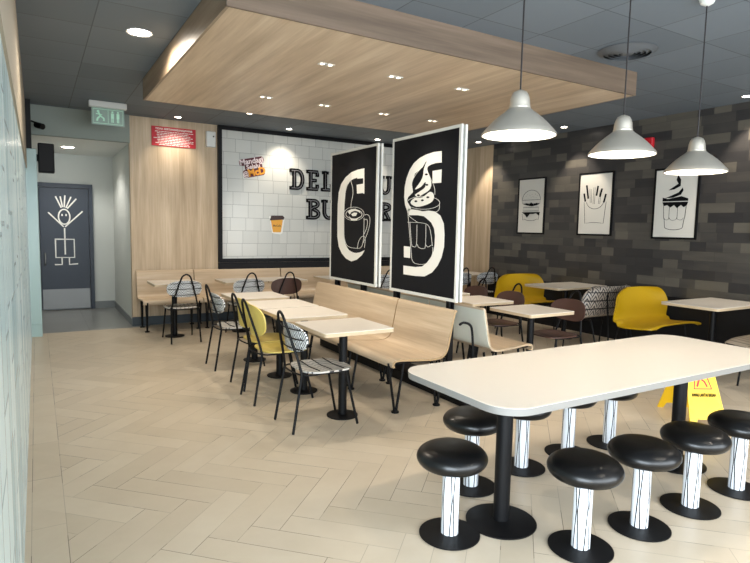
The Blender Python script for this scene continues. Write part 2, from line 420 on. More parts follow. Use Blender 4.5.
struct('wall_fascia', MB().box(-.3, 1.18, YB-.03, YB+.06, 2.645, ZC), M['fascia'])
struct('baseboard_back', MB().box(1.17, XR, YB-.015, YB, 0, .13), M['skirting'])
struct('wall_right', MB().box(XR, XR+.12, YF, 7.74, 0, ZC), M['darktile'])
struct('wall_right_panel', MB().box(XR, XR+.12, 7.74, YB, 0, ZC), M['wallwood_y'])
struct('baseboard_right', MB().box(XR-.015, XR, YF, 7.74, 0, .70), M['blackmatte'])
# shop front behind the camera: sill, posts and glazing
sf = MB().box(-.2, 7.16, YF-.12, YF, 0, .25).box(-.2, 7.16, YF-.12, YF, 2.8, ZC)
for x in (-.2, 2.2, 4.6, 6.98): sf.box(x, x+.16, YF-.12, YF, .25, 2.8)
struct('wall_front', sf, M['white'])
# corridor door in the end wall
dj = struct('trim_4', MB().box(-.02, .045, 10.97, 11.03, 0, 2.15).box(.79, .85, 10.97, 11.03, 0, 2.15).box(.045, .79, 10.97, 11.03, 2.08, 2.15), M['door'])
dr = struct('door_1', MB().box(.05, .785, 10.985, 11.028, .01, 2.075, .004), M['door'])
obj('kick_plate', MB().box(.06, .775, 10.98, 10.985, .02, .36), M['steel'], dr)
obj('door_handle', MB().tube(crom([(.115, 10.985, .78), (.115, 10.94, .80), (.115, 10.94, .95), (.115, 10.985, .97)]), .011), M['steel'], dr)
fd = lambda u, v, d: (u, 10.983-d, v)
fig = MB(); w_ = .022
for a in ([(.411, 1.40), (.411, .95)], [(.40, 1.42), (.176, 1.66)], [(.42, 1.42), (.69, 1.69)],
          [(.27, 1.21), (.55, 1.21), (.55, .90), (.27, .90), (.27, 1.22)], [(.36, .90), (.36, .78), (.25, .78)], [(.47, .90), (.47, .78), (.60, .79)],
          [(.37, 1.74), (.29, 1.93)], [(.39, 1.75), (.36, 1.93)], [(.415, 1.75), (.43, 1.95)], [(.44, 1.74), (.52, 1.93)], [(.46, 1.73), (.60, 1.90)]):
    fig.ribbon(a, w_, fd)
fig.ribbon(arc(.411, 1.59, .085, .125, 0, 360, 24), w_, fd)
fig.poly(arc(.38, 1.62, .013, .02, 0, 330, 8), fd).poly(arc(.44, 1.62, .013, .02, 0, 330, 8), fd)
obj('stick_figure', fig, M['printw'], dr)

# ------------------------------------------------------------------ canopy and ceiling fittings
cy0, cy1, cx0, cx1, cz = 3.50, 6.60, 1.02, 4.955, 2.812
can = thing('ceiling_canopy', 'large oak faced rectangular canopy dropped below the grey ceiling', 'canopy', (0, 0, 0))
obj('underside', MB().box(cx0+.02, cx1-.02, cy0+.02, cy1-.02, cz+.0005, cz+.02), M['canopywood'], can)
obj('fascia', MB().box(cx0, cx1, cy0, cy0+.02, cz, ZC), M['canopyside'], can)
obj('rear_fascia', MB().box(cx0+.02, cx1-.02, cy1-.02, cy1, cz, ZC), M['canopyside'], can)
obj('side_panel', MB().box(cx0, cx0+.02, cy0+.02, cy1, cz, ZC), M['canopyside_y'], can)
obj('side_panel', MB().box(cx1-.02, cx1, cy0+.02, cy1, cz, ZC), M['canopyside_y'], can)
def spot(x, y, z, power, angle=100, blend=.8, col=(1, .88, .73), aim=None, r=.03):
    l = bpy.data.lights.new('spot', 'SPOT'); l.energy = power; l.spot_size = math.radians(angle); l.spot_blend = blend; l.color = col; l.shadow_soft_size = r
    o = bpy.data.objects.new('spot_light', l); C.objects.link(o); o.location = (x, y, z)
    if aim: o.rotation_euler = (Vector(aim)-Vector((x, y, z))).to_track_quat('-Z', 'Y').to_euler()
    return o
# twin square lamps in the canopy
dl = thing('canopy_downlight', '', 'downlight', (0, 0, 0), 0, 'square downlights recessed in the oak canopy')
fr = MB()
for a in (-.065, .005): fr.box(a, a+.06, -.03, -.024, -.005, .0).box(a, a+.06, .024, .03, -.005, 0).box(a, a+.006, -.024, .024, -.005, 0).box(a+.054, a+.06, -.024, .024, -.005, 0)
obj('trim', fr, M['trimw'], dl)
for a in (-.065, .005):
    obj('recess', MB().box(a+.006, a+.054, -.024, .024, -.003, -.001), M['trimb'], dl)
    obj('lens', MB().lathe([(.001, -.0045), (.017, -.0045), (.017, -.003), (.001, -.003)], 20, a+.03, 0), M['lens2'], dl)
pos = [(2.05, 4.26, 'front row, leftmost'), (2.71, 4.26, 'front row, second from left'), (3.45, 4.26, 'front row, third from left'), (4.155, 4.26, 'front row, beside the first lamp'),
       (2.05, 5.67, 'back row, leftmost'), (2.71, 5.67, 'back row, second from left'), (3.465, 5.67, 'back row, above the cup poster'), (4.155, 5.67, 'back row, above the sundae poster')]
for i, (x, y, s_) in enumerate(pos):
    lab = 'small square twin downlight in the oak canopy, '+s_
    if i == 0: dl.location = (x, y, cz-.0005); dl['label'] = lab
    else: dup(dl, (x, y, cz-.0005), 0, lab)
    spot(x, y, cz-.03, 26, 95, .7)
# round lamps in the grey ceiling
rd = thing('round_downlight', '', 'downlight', (0, 0, 0), 0, 'round downlights in the grey ceiling')
obj('trim', MB().lathe([(.085, 0), (.10, -.006), (.10, 0)], 32, closed=True), M['trimw'], rd)
obj('lens', MB().lathe([(.001, -.004), (.083, -.004), (.083, -.001), (.001, -.001)], 32), M['lens'], rd)
small = thing('wall_washer', '', 'downlight', (0, 0, 0), 0, 'small downlights in the ceiling along the walls')
obj('trim', MB().lathe([(.04, 0), (.052, -.006), (.052, 0)], 24, closed=True), M['trimw'], small)
obj('lens', MB().lathe([(.001, -.004), (.038, -.004), (.038, -.001), (.001, -.001)], 24), M['lens'], small)
rd.location = (.76, 5.03, ZC-.0005); rd['label'] = 'large bright round downlight in the ceiling left of the canopy'
spot(.76, 5.03, ZC-.03, 45, 165, .4, r=.05)
c2_ = dup(rd, (.45, 10.0, 2.6445), 0, 'round downlight in the white corridor ceiling near the door'); spot(.45, 10.0, 2.6, 28, 140, .5, (1, .95, .88), r=.06)
sm = [(1.79, 8.57, 'above the red notice'), (3.46, 8.51, 'above the tiled panel, left of the cup poster'), (5.10, 8.53, 'above the tiled panel, hidden behind the sundae poster'),
      (6.637, 7.686, 'at the corner right of the sundae poster'), (1.30, 7.62, 'just behind the left corner of the canopy'), (2.546, 7.66, 'behind the canopy edge over the panel corner'),
      (6.66, 5.845, 'between the first and second lamp shades'), (6.744, 3.397, 'at the right edge above the charcoal tiles')]
for i, (x, y, s_) in enumerate(sm):
    lab = 'added unseen spotlight in the grey ceiling '+s_
    if i == 0: small.location = (x, y, ZC-.0005); small['label'] = lab
    else: dup(small, (x, y, ZC-.0005), 0, lab)
    if y > 8: spot(x, y, ZC-.02, 34 if x > 2 else 22, 95, .9, aim=(x, y+.28, 1.8))
    elif x > 6: spot(x, y, ZC-.02, 42, 75, .5, aim=(x+.30, y, 1.8))
    else: spot(x, y, ZC-.02, 22, 110, .6)
for x, y, s_ in ((6.0, 1.3, 'over the right end of the long table'), (6.0, -.6, 'near the shop front at the right'), (3.2, -.3, 'near the shop front in the middle')):  # extra spots out of view, added to brighten the right tables and floor
    dup(small, (x, y, ZC-.0005), 0, 'added unseen spotlight in the grey ceiling '+s_); spot(x, y, ZC-.02, 60, 120, .6)
# round air diffuser
vt = thing('air_diffuser', 'round grey ringed air vent in the ceiling right of the canopy', 'vent', (4.31, 3.15, ZC-.001))
obj('backing', MB().lathe([(.001, -.004), (.225, -.004), (.225, 0), (.001, 0)], 40), M['ventdark'], vt)
for r in (.215, .175, .135, .095):
    obj('ring', MB().lathe([(r-.028, -.03), (r, -.012), (r+.02, -.006), (r+.02, -.004), (r-.002, -.008), (r-.028, -.026)], 40, closed=True), M['vent'], vt)
obj('centre_disc', MB().lathe([(.001, -.034), (.045, -.03), (.055, -.02), (.001, -.02)], 32), M['vent'], vt)
# corridor exit sign
es = thing('exit_sign', 'green lit acrylic exit and toilet sign hanging under white housing at corridor mouth', 'sign', (.83, 8.1, ZC))
obj('housing', MB().box(-.22, .22, -.045, .045, -.075, 0, .006), M['plastic'], es)
obj('acrylic_panel', MB().box(-.19, .19, -.004, .004, -.29, -.075), M['exitglow'], es)
fe = lambda u, v, d: (u, -.0045-d, v)
pg = MB()
pg.ribbon([(-.17, -.095), (.17, -.095), (.17, -.27), (-.17, -.27)], .006, fe, closed=True).ribbon([(0, -.1), (0, -.265)], .005, fe)
pg.poly(arc(-.115, -.125, .016, .016, 0, 330, 10), fe).ribbon([(-.11, -.14), (-.09, -.18), (-.12, -.21), (-.13, -.245)], .022, fe).ribbon([(-.14, -.155), (-.07, -.165)], .012, fe).ribbon([(-.09, -.18), (-.05, -.21), (-.05, -.24)], .018, fe)
for cx in (.05, .115):
    pg.poly(arc(cx, -.12, .012, .012, 0, 330, 10), fe).ribbon([(cx, -.135), (cx, -.2)], .034, fe).ribbon([(cx-.008, -.2), (cx-.008, -.25)], .011, fe).ribbon([(cx+.008, -.2), (cx+.008, -.25)], .011, fe)
obj('pictograms', pg, M['exitpic'], es)
# speaker and small camera at the left
sp = thing('wall_speaker', 'black box loudspeaker on the wall left of the navy door', 'speaker', (.045, 8.68, 2.14))
obj('cabinet', MB().box(0, .185, -.1, .1, 0, .37, .01), M['black'], sp)
obj('grille', MB().box(.012, .173, -.106, -.1, .012, .358, .002), M['blackmatte'], sp)
obj('bracket', MB().box(-.07, 0, -.02, .02, .14, .23), M['black'], sp)
cmr = thing('security_camera', 'small black dome camera above the loudspeaker at the corridor mouth', 'camera', (.04, 8.6, 2.74))
obj('arm', MB().tube([(-.06, 0, .04), (0, 0, .02), (.03, -.02, 0)], .012), M['black'], cmr)
obj('camera_body', MB().tube([(0, .03, 0), (.07, -.06, -.03)], .038, 16), M['black'], cmr)

# ------------------------------------------------------------------ back wall: red notice, box, tiled panel, lettering, decals
fb = lambda y: (lambda u, v, d: (u, y-d, v))
rs = thing('notice_sign', 'red notice board with white text high on the oak wall left of the tiled panel', 'sign', (1.79, YB, 2.78))
obj('board', MB().box(-.315, .315, -.012, -.0005, -.14, .14, .003), M['red'], rs)
fn = fb(-.0125)
obj('heading', text_mb('TIDAK BERTANGGUNGJAWAB', .038, lambda u, v, d: fn(u, v+.105, d), bold=.001), M['printw'], rs)
lines = MB(); v = .068
for k in range(9):
    u = -.27+random.uniform(-.02, .06); end = .27-random.uniform(-.02, .07)
    while u < end:
        wd = random.uniform(.02, .055); lines.ribbon([(u, v), (min(u+wd, end), v)], .0095, fn, .001); u += wd+.008
    v -= .0235
obj('fine_print', lines, M['printw'], rs, smooth=20)
jb = thing('junction_box', 'small white box on the oak wall between red notice and tiled panel', 'box', (2.32, YB, 2.68))
obj('body', MB().box(-.07, .07, -.07, -.0005, 0, .235, .008), M['plastic'], jb)
obj('button', MB().box(.025, .045, -.074, -.07, .15, .17), M['black'], jb)
tp = thing('tile_panel', 'wide white tiled feature panel in black frame behind the posters', 'panel', (0, YB, 0))
obj('tile_face', MB().box(2.49, 6.55, -.03, -.0005, .98, 2.965), M['tile'], tp)
obj('frame', MB().box(2.43, 6.61, -.055, -.0005, 2.965, 3.025).box(2.43, 2.49, -.055, -.0005, .98, 2.965).box(6.55, 6.61, -.055, -.0005, .98, 2.965).box(2.43, 6.61, -.055, -.0005, .92, .98), M['black'], tp)
struct('trim_5', MB().box(2.43, 6.61, YB-.05, YB-.0005, .76, .915), M['blackmatte'])

def letter_strokes(ch, w, h):
    e = .035; x0, x1 = e, w-e; t = h-e
    S_ = lambda x, y: [(x-.055, y), (x+.055, y)]
    if ch == 'D': return [[(x0+.03, e), (x0+.03, t)], [(x0-.02, t), (w*.5, t)]+arc(w*.5, h/2, x1-w*.5, t-h/2, 90, -90, 14)[1:]+[(x0-.02, e)]], []
    if ch == 'E': return [[(x0+.03, e), (x0+.03, t)], [(x0-.02, t), (x1, t), (x1, t-.05)], [(x0+.03, h/2), (x1-.04, h/2)], [(x0-.02, e), (x1, e), (x1, e+.05)]], []
    if ch == 'L': return [[(x0+.03, e), (x0+.03, t)], [(x0-.02, e), (x1, e), (x1, e+.07)]], [(x0+.03, t)]
    if ch == 'I': return [[(w/2, e), (w/2, t)]], [(w/2, e), (w/2, t)]
    if ch == 'C': return [arc(w/2, h-.15, x1-w/2, .115, 0, 180, 14)+arc(w/2, .15, x1-w/2, .115, 180, 360, 14)], []
    if ch == 'G': return [arc(w/2, h-.15, x1-w/2, .115, 0, 180, 14)+arc(w/2, .15, x1-w/2, .115, 180, 360, 14)+[(x1, h*.45), (w*.55, h*.45)]], []
    if ch == 'O': return [arc(w/2, h-.15, x1-w/2, .115, 0, 180, 14)+arc(w/2, .15, x1-w/2, .115, 180, 360, 14)+[(x1, h-.15)]], []
    if ch == 'U': return [[(x0+.01, t), (x0+.01, .15)]+arc(w/2, .14, x1-.01-w/2, .105, 180, 360, 14)+[(x1-.01, t)]], [(x0+.01, t), (x1-.01, t)]
    if ch == 'S': return [arc(w/2, h*.74, x1-w/2, t-h*.74, 10, 270, 14)+arc(w/2, h*.26, x1-w/2, h*.26-e, 90, -190, 14)], []
    if ch == 'B': return [[(x0+.03, e), (x0+.03, t)], [(x0-.02, t), (w*.5, t)]+arc(w*.5, h*.75, x1-.015-w*.5, t-h*.75, 90, -90, 10)[1:]+[(x0+.03, h*.5+.0)], [(w*.5, h*.5)]+arc(w*.5, h*.28, x1-w*.5, h*.28-e, 90, -90, 10)[1:]+[(x0-.02, e)]], []
    if ch == 'R': return [[(x0+.03, e), (x0+.03, t)], [(x0-.02, t), (w*.5, t)]+arc(w*.5, h*.74, x1-w*.5, t-h*.74, 90, -90, 10)[1:]+[(x0+.03, h*.48)], [(w*.5, h*.48), (x1-.02, e+.02)]], [(x0+.03, e), (x1-.02, e)]
sg = thing('wall_lettering', 'large black outlined slab letters reading DELICIOUS BURGER on the white tiles', 'sign', (0, YB-.03, 0))
def letter(ch, x, z, w, h):
    st, ser = letter_strokes(ch, w, h); f0 = lambda u, v, d: (x+u, -.0005-d, z+v)
    mb = MB()
    for s_ in st: mb.ribbon(s_, .064, f0, .026)
    for a, b in ser: mb.ribbon([(a-.06, b), (a+.06, b)], .05, f0, .027)
    for s_ in st:
        for q in (s_[0], s_[-1]): mb.poly([(q[0]-.029, q[1]-.029), (q[0]+.029, q[1]-.029), (q[0]+.029, q[1]+.029), (q[0]-.029, q[1]+.029)], f0, .0265)
    o = obj('letter', mb, M['printb'], sg)
    f1 = lambda u, v, d: (x+u, -.0275-d, z+v); g = MB()
    for s_ in st: g.ribbon(s_, .011, f1, .001)
    obj('inlay', g, M['greyline'], o)
for ch, x, w in (('D', 3.62, .25), ('E', 3.92, .22), ('L', 4.19, .22), ('I', 4.45, .12), ('C', 4.61, .23), ('I', 4.88, .12), ('O', 5.04, .25), ('U', 5.33, .25), ('S', 5.63, .23)):
    letter(ch, x, 2.105, w, .355)
for ch, x, w in (('B', 3.92, .25), ('U', 4.20, .26), ('R', 4.50, .25), ('G', 4.79, .25), ('E', 5.08, .23), ('R', 5.35, .25)):
    letter(ch, x, 1.625, w, .355)
ds = thing('wall_decal', 'small slanted slogan sticker with orange lower line on the white tiles', 'sticker', (2.98, YB-.0305, 2.45)); ds.rotation_euler = (0, -math.radians(13), 0)
f2 = lambda du, dv, dd: (lambda u, v, d: (u+du, -.0015-d-dd, v+dv))
mb = MB(); mb.poly(rrect(-.205, .205, .025, .125, .03, 4), f2(0, 0, 0), .001).poly(rrect(-.13, .16, -.06, .03, .03, 4), f2(0, 0, 0), .001).poly(rrect(-.18, .18, -.17, -.045, .04, 4), f2(0, 0, 0), .001)
obj('backing', mb, M['maroon'], ds)
a = text_mb('Mandagi', .12, f2(0, .075, .001), bold=.003); b_ = text_mb('Selalu', .10, f2(.01, -.012, .001), bold=.003)
a.add(b_.v, b_.f); b_ = text_mb('@', .10, f2(-.135, -.11, .0015), bold=.002); a.add(b_.v, b_.f)
obj('slogan_text', a, M['pinkwhite'], ds)
obj('orange_text', text_mb('McD', .15, f2(.045, -.105, .0015), bold=.007), M['orange'], ds)
cp = thing('wall_decal', 'yellow takeaway coffee cup sticker with brown lid on the white tiles', 'sticker', (3.40, YB-.0305, 1.39))
obj('outline', MB().poly([(-.09, .0), (.05, -.02), (.09, .0), (.13, .27), (-.14, .27)], f2(0, 0, 0), .0008), M['printw'], cp)
obj('cup', MB().poly([(-.075, .015), (.06, .015), (.095, .22), (-.115, .22)], f2(0, 0, .001), .001), M['cup'], cp)
obj('lid', MB().poly([(-.135, .205), (.115, .225), (.125, .26), (.09, .29), (-.105, .285)], f2(0, 0, .002), .001), M['cupdark'], cp)
obj('cup_text', text_mb('McCafe', .045, lambda u, v, d: (u-.005, -.004, v+.12), bold=.0005), M['cupdark'], cp)

# ------------------------------------------------------------------ right wall pictures (charcoal tiles)
def picture(yc, zc, w, h, label):
    p = thing('framed_picture', label, 'picture', (XR, yc, zc), 0, 'framed food drawings on the charcoal wall')
    obj('frame', MB().box(-.022, -.0005, -w/2, w/2, h/2-.025, h/2).box(-.022, -.0005, -w/2, w/2, -h/2, -h/2+.025).box(-.022, -.0005, -w/2, -w/2+.025, -h/2+.025, h/2-.025).box(-.022, -.0005, w/2-.025, w/2, -h/2+.025, h/2-.025), M['black'], p)
    obj('print', MB().box(-.016, -.001, -w/2+.025, w/2-.025, -h/2+.025, h/2-.025), M['paper'], p)
    return p
fp = lambda u, v, d: (-.0165-d, -u, v)
g = 'drawing'
p1 = picture(6.77, 1.92, .60, .92, 'leftmost framed picture on the dark wall, line drawing of a burger')
t_ = .006; mb = MB()
mb.ribbon(arc(0, .10, .20, .16, 0, 180, 20), t_, fp).ribbon([(-.2, .10), (-.19, .04), (.19, .04), (.2, .10)], t_, fp, closed=True)
mb.ribbon([(-.17, -.02), (.17, -.02), (.17, -.08), (-.17, -.08)], t_, fp, closed=True).ribbon([(-.19, -.13), (-.17, -.23)]+arc(0, -.2, .14, .04, 200, 340, 8)+[(.17, -.22), (.19, -.13)], t_, fp)
mb.poly([(-.18, .035), (-.10, .05), (-.04, .03), (0, .06), (.05, .03), (.12, .05), (.18, .03), (.12, .01), (.02, -.005), (-.08, .01)], fp)
mb.poly([(-.2, -.10), (.2, -.10), (.18, -.16), (.12, -.12), (.05, -.13), (-.02, -.13), (-.08, -.19), (-.13, -.14)], fp)
for k in range(12): mb.ribbon([(-.12+.022*k, .16+.03*math.sin(k*2.3)), (-.11+.022*k, .165+.03*math.sin(k*2.3))], .004, fp)
obj(g, mb, M['printb'], p1)
p2 = picture(5.52, 1.92, .60, .92, 'middle framed picture on the dark wall, line drawing of french fries')
mb = MB(); mb.ribbon([(-.19, .03), (-.16, -.28), (-.05, -.27), (.05, -.27), (.16, -.28), (.19, .03)], t_, fp).ribbon(arc(0, .05, .15, .12, 190, 350, 14), t_, fp)
for x, y, dx, L_, blk in ((-.17, .04, -.03, .12, 1), (-.12, .08, -.04, .2, 1), (-.07, .02, -.02, .2, 0), (-.02, 0, 0, .24, 0), (.02, .12, .02, .14, 1), (.08, .1, .03, .12, 1), (.07, .0, .02, .2, 0), (.15, .02, .03, .12, 1)):
    if blk: mb.ribbon([(x, y), (x+dx, y+L_)], .028, fp)
    else: mb.ribbon([(x-.012, y), (x+dx-.012, y+L_), (x+dx+.012, y+L_), (x+.012, y)], .004, fp)
obj(g, mb, M['printb'], p2)
p3 = picture(4.305, 1.895, .60, .91, 'rightmost framed picture on the dark wall, line drawing of a sundae under the third lamp')
def sundae(mb, f, s=1, oy=0):
    A = lambda pts: [(x*s, y*s+oy) for x, y in pts]
    mb.poly(A([(.02, .30), (.0, .24), (.03, .19), (-.10, .11), (-.02, .12), (.06, .16), (.06, .24)]), f)
    mb.poly(A([(.09, .14), (.04, .08), (-.06, .04), (-.14, .01), (-.03, .015), (.07, .05), (.1, .1)]), f)
    mb.poly(A([(-.17, -.03), (.17, -.03), (.17, .0), (.08, .03), (-.1, .0), (-.17, .02)]), f)
    mb.poly(A([(-.17, -.04), (.17, -.04), (.16, -.08), (.12, -.11), (.08, -.08), (.03, -.12), (-.01, -.08), (-.06, -.11), (-.1, -.08), (-.15, -.09)]), f)
    mb.ribbon(A([(-.15, -.08), (-.14, -.24), (-.13, -.27), (-.12, -.36)]+arc(0, -.36, .12, .035, 180, 360, 10)+[(.13, -.27), (.14, -.24), (.15, -.08)]), .006, f)
    for x in (-.07, .04): mb.ribbon(A([(x, -.1), (x, -.26)]), .004, f)
    mb.ribbon(A(arc(-.10, -.24, .035, .03, 180, 360, 6)+arc(-.015, -.24, .05, .035, 180, 360, 6)+arc(.08, -.24, .045, .03, 180, 360, 6)), .004, f)
    return mb
obj(g, sundae(MB(), fp, 1, .06), M['printb'], p3)
al = thing('alarm_box', 'small red alarm box high on the charcoal wall behind the middle lamp shade', 'box', (XR, 4.72, 2.66))
obj('case', MB().box(-.06, -.0005, -.07, .07, -.11, .11, .008), M['red'], al)
obj('face_plate', MB().box(-.064, -.06, -.04, .04, -.08, .02), plain('dark_red', '#7c0d15', .5), al)
# picture at the right edge of the photo
p4 = picture(3.08, 1.90, .60, .91, 'framed picture cut by the right edge, only its black side visible')

# ------------------------------------------------------------------ double sided posters on black posts
PX = 3.14
def poster(y0, y1, name_label, art, inner):
    yc = (y0+y1)/2; P = thing('standing_poster', name_label, 'poster', (3.175, yc, 0), 0, 'tall double sided posters on black posts between the benches')
    h = (y1-y0)/2; z0, z1 = .865, 2.405
    for sgn in (-1, 1):
        xa, xb = (-.035, -.012) if sgn < 0 else (.012, .035)
        o = obj('panel', MB().box(xa+.003, xb-.003, -h+.02, h-.02, z0+.02, z1-.02), M['posterbg'], P)
        obj('panel_frame', MB().box(xa, xb, -h, h, z1-.028, z1).box(xa, xb, -h, h, z0, z0+.028).box(xa, xb, -h, -h+.028, z0+.028, z1-.028).box(xa, xb, h-.028, h, z0+.028, z1-.028), M['posterframe'], o)
    for yy in inner:
        obj('post', MB().box(-.0118, .0118, yy-yc-.025, yy-yc+.025, .8, 2.36).box(-.03, .03, yy-yc-.025, yy-yc+.025, .108, .864, .003), M['black'], P)
        obj('foot_plate', MB().box(-.06, .06, yy-yc-.06, yy-yc+.06, .1005, .108), M['black'], P)
    f = lambda x, y, d: (-.0322-d, onx(x, y, PX).y-yc, onx(x, y, PX).z)
    art(P, f)
def zz(ox, oy, s): return lambda pts: [(ox+a/s, oy+b/s) for a, b in pts]
def art_cup(P, f):
    z = zz(320, 120, 2.9625); w = MB()
    outer = z([(131,143),(112,147),(92,155),(75,170),(62,190),(55,215),(52,250),(51,300),(51,345),(55,375),(64,395),(76,410),(92,419),(108,414),(124,400),(132,385)])
    inner = z([(131,168),(112,170),(98,175),(88,182),(80,195),(75,215),(72,250),(71,300),(71,345),(74,365),(80,378),(86,386),(96,392),(106,394),(118,392),(131,386)])
    # bowl as a strip of quads between the two outlines
    for i in range(len(outer)-1): w.poly([outer[i], outer[i+1], inner[i+1], inner[i]], f, .001)
    w.poly(z([(110,166),(131,166),(131,172),(110,174)]), f, .0011)
    w.poly(z([(108,192),(131,188),(130,216),(109,218)]), f, .001)
    w.poly(z([(127.5,166),(131,166),(131,218),(127.5,218)]), f, .0012)
    obj('letter_c', w, M['printw'], P, smooth=20)
    l = MB(); lw = .35
    for pts in ([(91,158),(88,168),(92,185),(96,200),(97,220),(92,245),(91,262)], [(90,170),(82,185),(77,200),(75,215)],
                [(71,286),(71,340),(74,360),(80,372),(92,378),(110,380),(120,378),(126,366),(129,340),(130,290)],
                [(130,282),(140,280),(147,290),(146,312),(138,340),(126,366)], [(131,296),(137,294),(140,300),(138,318),(130,338)], [(110,380),(114,360),(124,345),(133,350),(131,378)]):
        l.ribbon(crom(z(pts), 4), lw, f, .001)
    e1 = z(arc(100, 278, 30, 20, 0, 360, 24)); e2 = z(arc(100, 279, 24, 14, 0, 360, 24))
    l.ribbon(e1, lw, f, .001); l.ribbon(e2, .5, f, .001)
    l.poly(z([(82,272),(92,264),(104,263),(116,268),(120,277),(112,271),(102,269),(92,273),(88,280)]), f, .0012)
    l.poly(z([(92,279),(100,274),(110,275),(106,284),(96,285)]), f, .0012)
    l.poly(z([(84,284),(92,291),(106,293),(118,286),(108,297),(92,297)]), f, .0012)
    obj('cup_drawing', l, M['printw'], P, smooth=20)
def art_sundae(P, f):
    z = zz(395, 150, 4.017); w = MB()
    outer = z([(187,4),(155,8),(125,18),(98,32),(75,53),(58,80),(45,115),(38,150),(36,190),(40,222),(50,250)])
    inner = z([(187,50),(165,52),(145,58),(125,70),(108,85),(96,103),(85,130),(76,160),(70,190),(66,215),(62,240)])
    for i in range(len(outer)-1): w.poly([outer[i], outer[i+1], inner[i+1], inner[i]], f, .001)
    w.poly(z([(150,84),(187,78),(185,131),(150,134)]), f, .001)
    o2 = z([(50,236),(90,241),(130,243),(160,247),(182,264),(195,295),(198,340),(196,390),(186,432),(170,465),(148,492),(118,508),(80,506),(33,499)])
    i2 = z([(55,262),(90,262),(115,266),(130,278),(145,292),(156,315),(160,345),(158,380),(154,405),(144,430),(128,452),(108,468),(80,470),(33,464)])
    for i in range(len(o2)-1): w.poly([o2[i], o2[i+1], i2[i+1], i2[i]], f, .001)
    w.poly(z([(35,386),(60,389),(60,434),(35,431)]), f, .001)
    obj('letter_s', w, M['printw'], P, smooth=20)
    b = MB()                                                    # dark backing so the drawing stays readable over the letter
    b.poly([z([p])[0] for p in [(125,44),(134,58),(130,80),(140,110),(158,150),(178,195),(180,225),(165,240),(110,246),(65,235),(48,205),(52,190),(72,170),(66,140),(80,95),(110,70)]], lambda x, y, d: f(x, y, d+.0012), .0004)
    obj('drawing_backing', b, M['posterbg'], P, smooth=20)
    fl_ = lambda x, y, d: f(x, y, d+.002)
    l = MB()
    l.poly(crom(z([(127,48),(136,58),(128,78),(138,104),(146,135),(138,160),(112,178),(92,188),(80,180),(100,166),(120,150),(122,128),(104,148),(80,158),(100,130),(112,104),(116,76)]), 3, True), fl_, .0008)
    l.poly(crom(z([(62,212),(80,192),(110,190),(140,168),(156,180),(150,206),(120,222),(86,228)]), 3, True), fl_, .0008)
    l.ribbon(crom(z([(125,46),(134,57),(129,78),(140,108),(158,150),(160,180)]), 4), .35, fl_, .001)
    l.ribbon(crom(z([(112,66),(86,95),(68,130),(72,168)]), 4), .35, fl_, .001)
    l.ribbon(z(arc(114, 212, 66, 26, 0, 360, 26)), .35, fl_, .001)
    for pts in ([(50,232),(64,400),(70,445),(90,458),(120,458),(142,446),(150,420),(152,390)], [(50,290),(100,292),(130,300),(142,325),(150,385)],
                [(60,292),(66,375),(74,388),(86,380),(88,300)], [(88,378),(96,392),(112,396),(122,385),(124,300)], [(124,380),(132,390),(146,382),(150,385)], [(178,220),(172,245),(120,262)], [(50,225),(54,262),(90,290)]):
        l.ribbon(crom(z(pts), 4), .35, fl_, .001)
    obj('sundae_drawing', l, M['printw'], P, smooth=20)
    d = MB()
    for x, y in ((90,120),(104,112),(94,182),(110,202),(132,190),(126,98),(128,140),(84,206)): d.poly(z(arc(x, y, 6, 4, 0, 330, 8)), lambda x, y, q: f(x, y, q+.003), .0005)
    obj('sprinkles', d, M['posterbg'], P, smooth=20)
poster(5.24, 6.36, 'tall black poster of a coffee cup inside a white letter C, the farther of two', art_cup, (5.55, 6.2))
poster(3.86, 4.95, 'tall black poster of a sundae inside a white letter S, the nearer of two', art_sundae, (3.98, 4.86))
tag(obj('divider_plinth', MB().box(3.06, 3.34, 3.60, 6.45, 0, .1, .004), M['black']), 'long low black plinth on the floor between the two bench rows carrying the poster posts', 'plinth')

# ------------------------------------------------------------------ benches (local: seat faces -x, length along y, origin under back)
prof = crom([(-.60,.385),(-.612,.41),(-.600,.438),(-.57,.452),(-.50,.452),(-.35,.438),(-.20,.430),(-.13,.436),(-.085,.465),(-.062,.52),(-.045,.60),(-.02,.72),(.0,.80),(.015,.818),(.032,.820)], 4)
def bench_unit(name, y0, y1, label, loc, rz, group, rear=None, mat=None):
    b = thing(name, label, 'bench', loc, rz, group)
    sh = obj('seat_shell', MB().sheet([(p.x, p.y) for p in prof], y0+.006, y1-.006, .018, 2), mat or M['bench'], b)
    obj('edge_banding', MB().sheet([(p.x-.0002, p.y) for p in prof], y0+.0045, y0+.006, .018, 2), M['plyedge'], sh)
    if rear:
        rp = [(p.x+.020, p.y) for p in prof if p.x > -.10 and p.y < .815 and p.y > .44]
        obj('rear_panel', MB().sheet([(a+.016*0, c) for a, c in rp], y0+.006, y1-.006, .004, 2), rear, b)
    n = max(1, round((y1-y0)/.9)); ys = [y0+.06+(y1-y0-.12)*k/n for k in range(n+1)]
    for yy in ys:
        for xx in (-.54, -.12):
            lg = MB().tube([(xx-.075, yy, .418 if xx < -.3 else .41), (xx-.008, yy, .012)], .011, 8).tube([(xx+.075, yy, .418 if xx < -.3 else .41), (xx+.008, yy, .012)], .011, 8)
            lg.cyl(xx, yy, 0, .014, .032, 16)
            obj('leg', lg, M['black'], b)
        path = [(-.585, yy, .415), (-.35, yy, .408), (-.14, yy, .400), (-.045, yy, .44), (-.020, yy, .60), (.012, yy, .78)]
        obj('bracket', MB().tube(crom(path[:3] if rear else path, 4), .010, 8), M['black'], b)
    return b
gp = 'moulded oak benches along the poster divider'
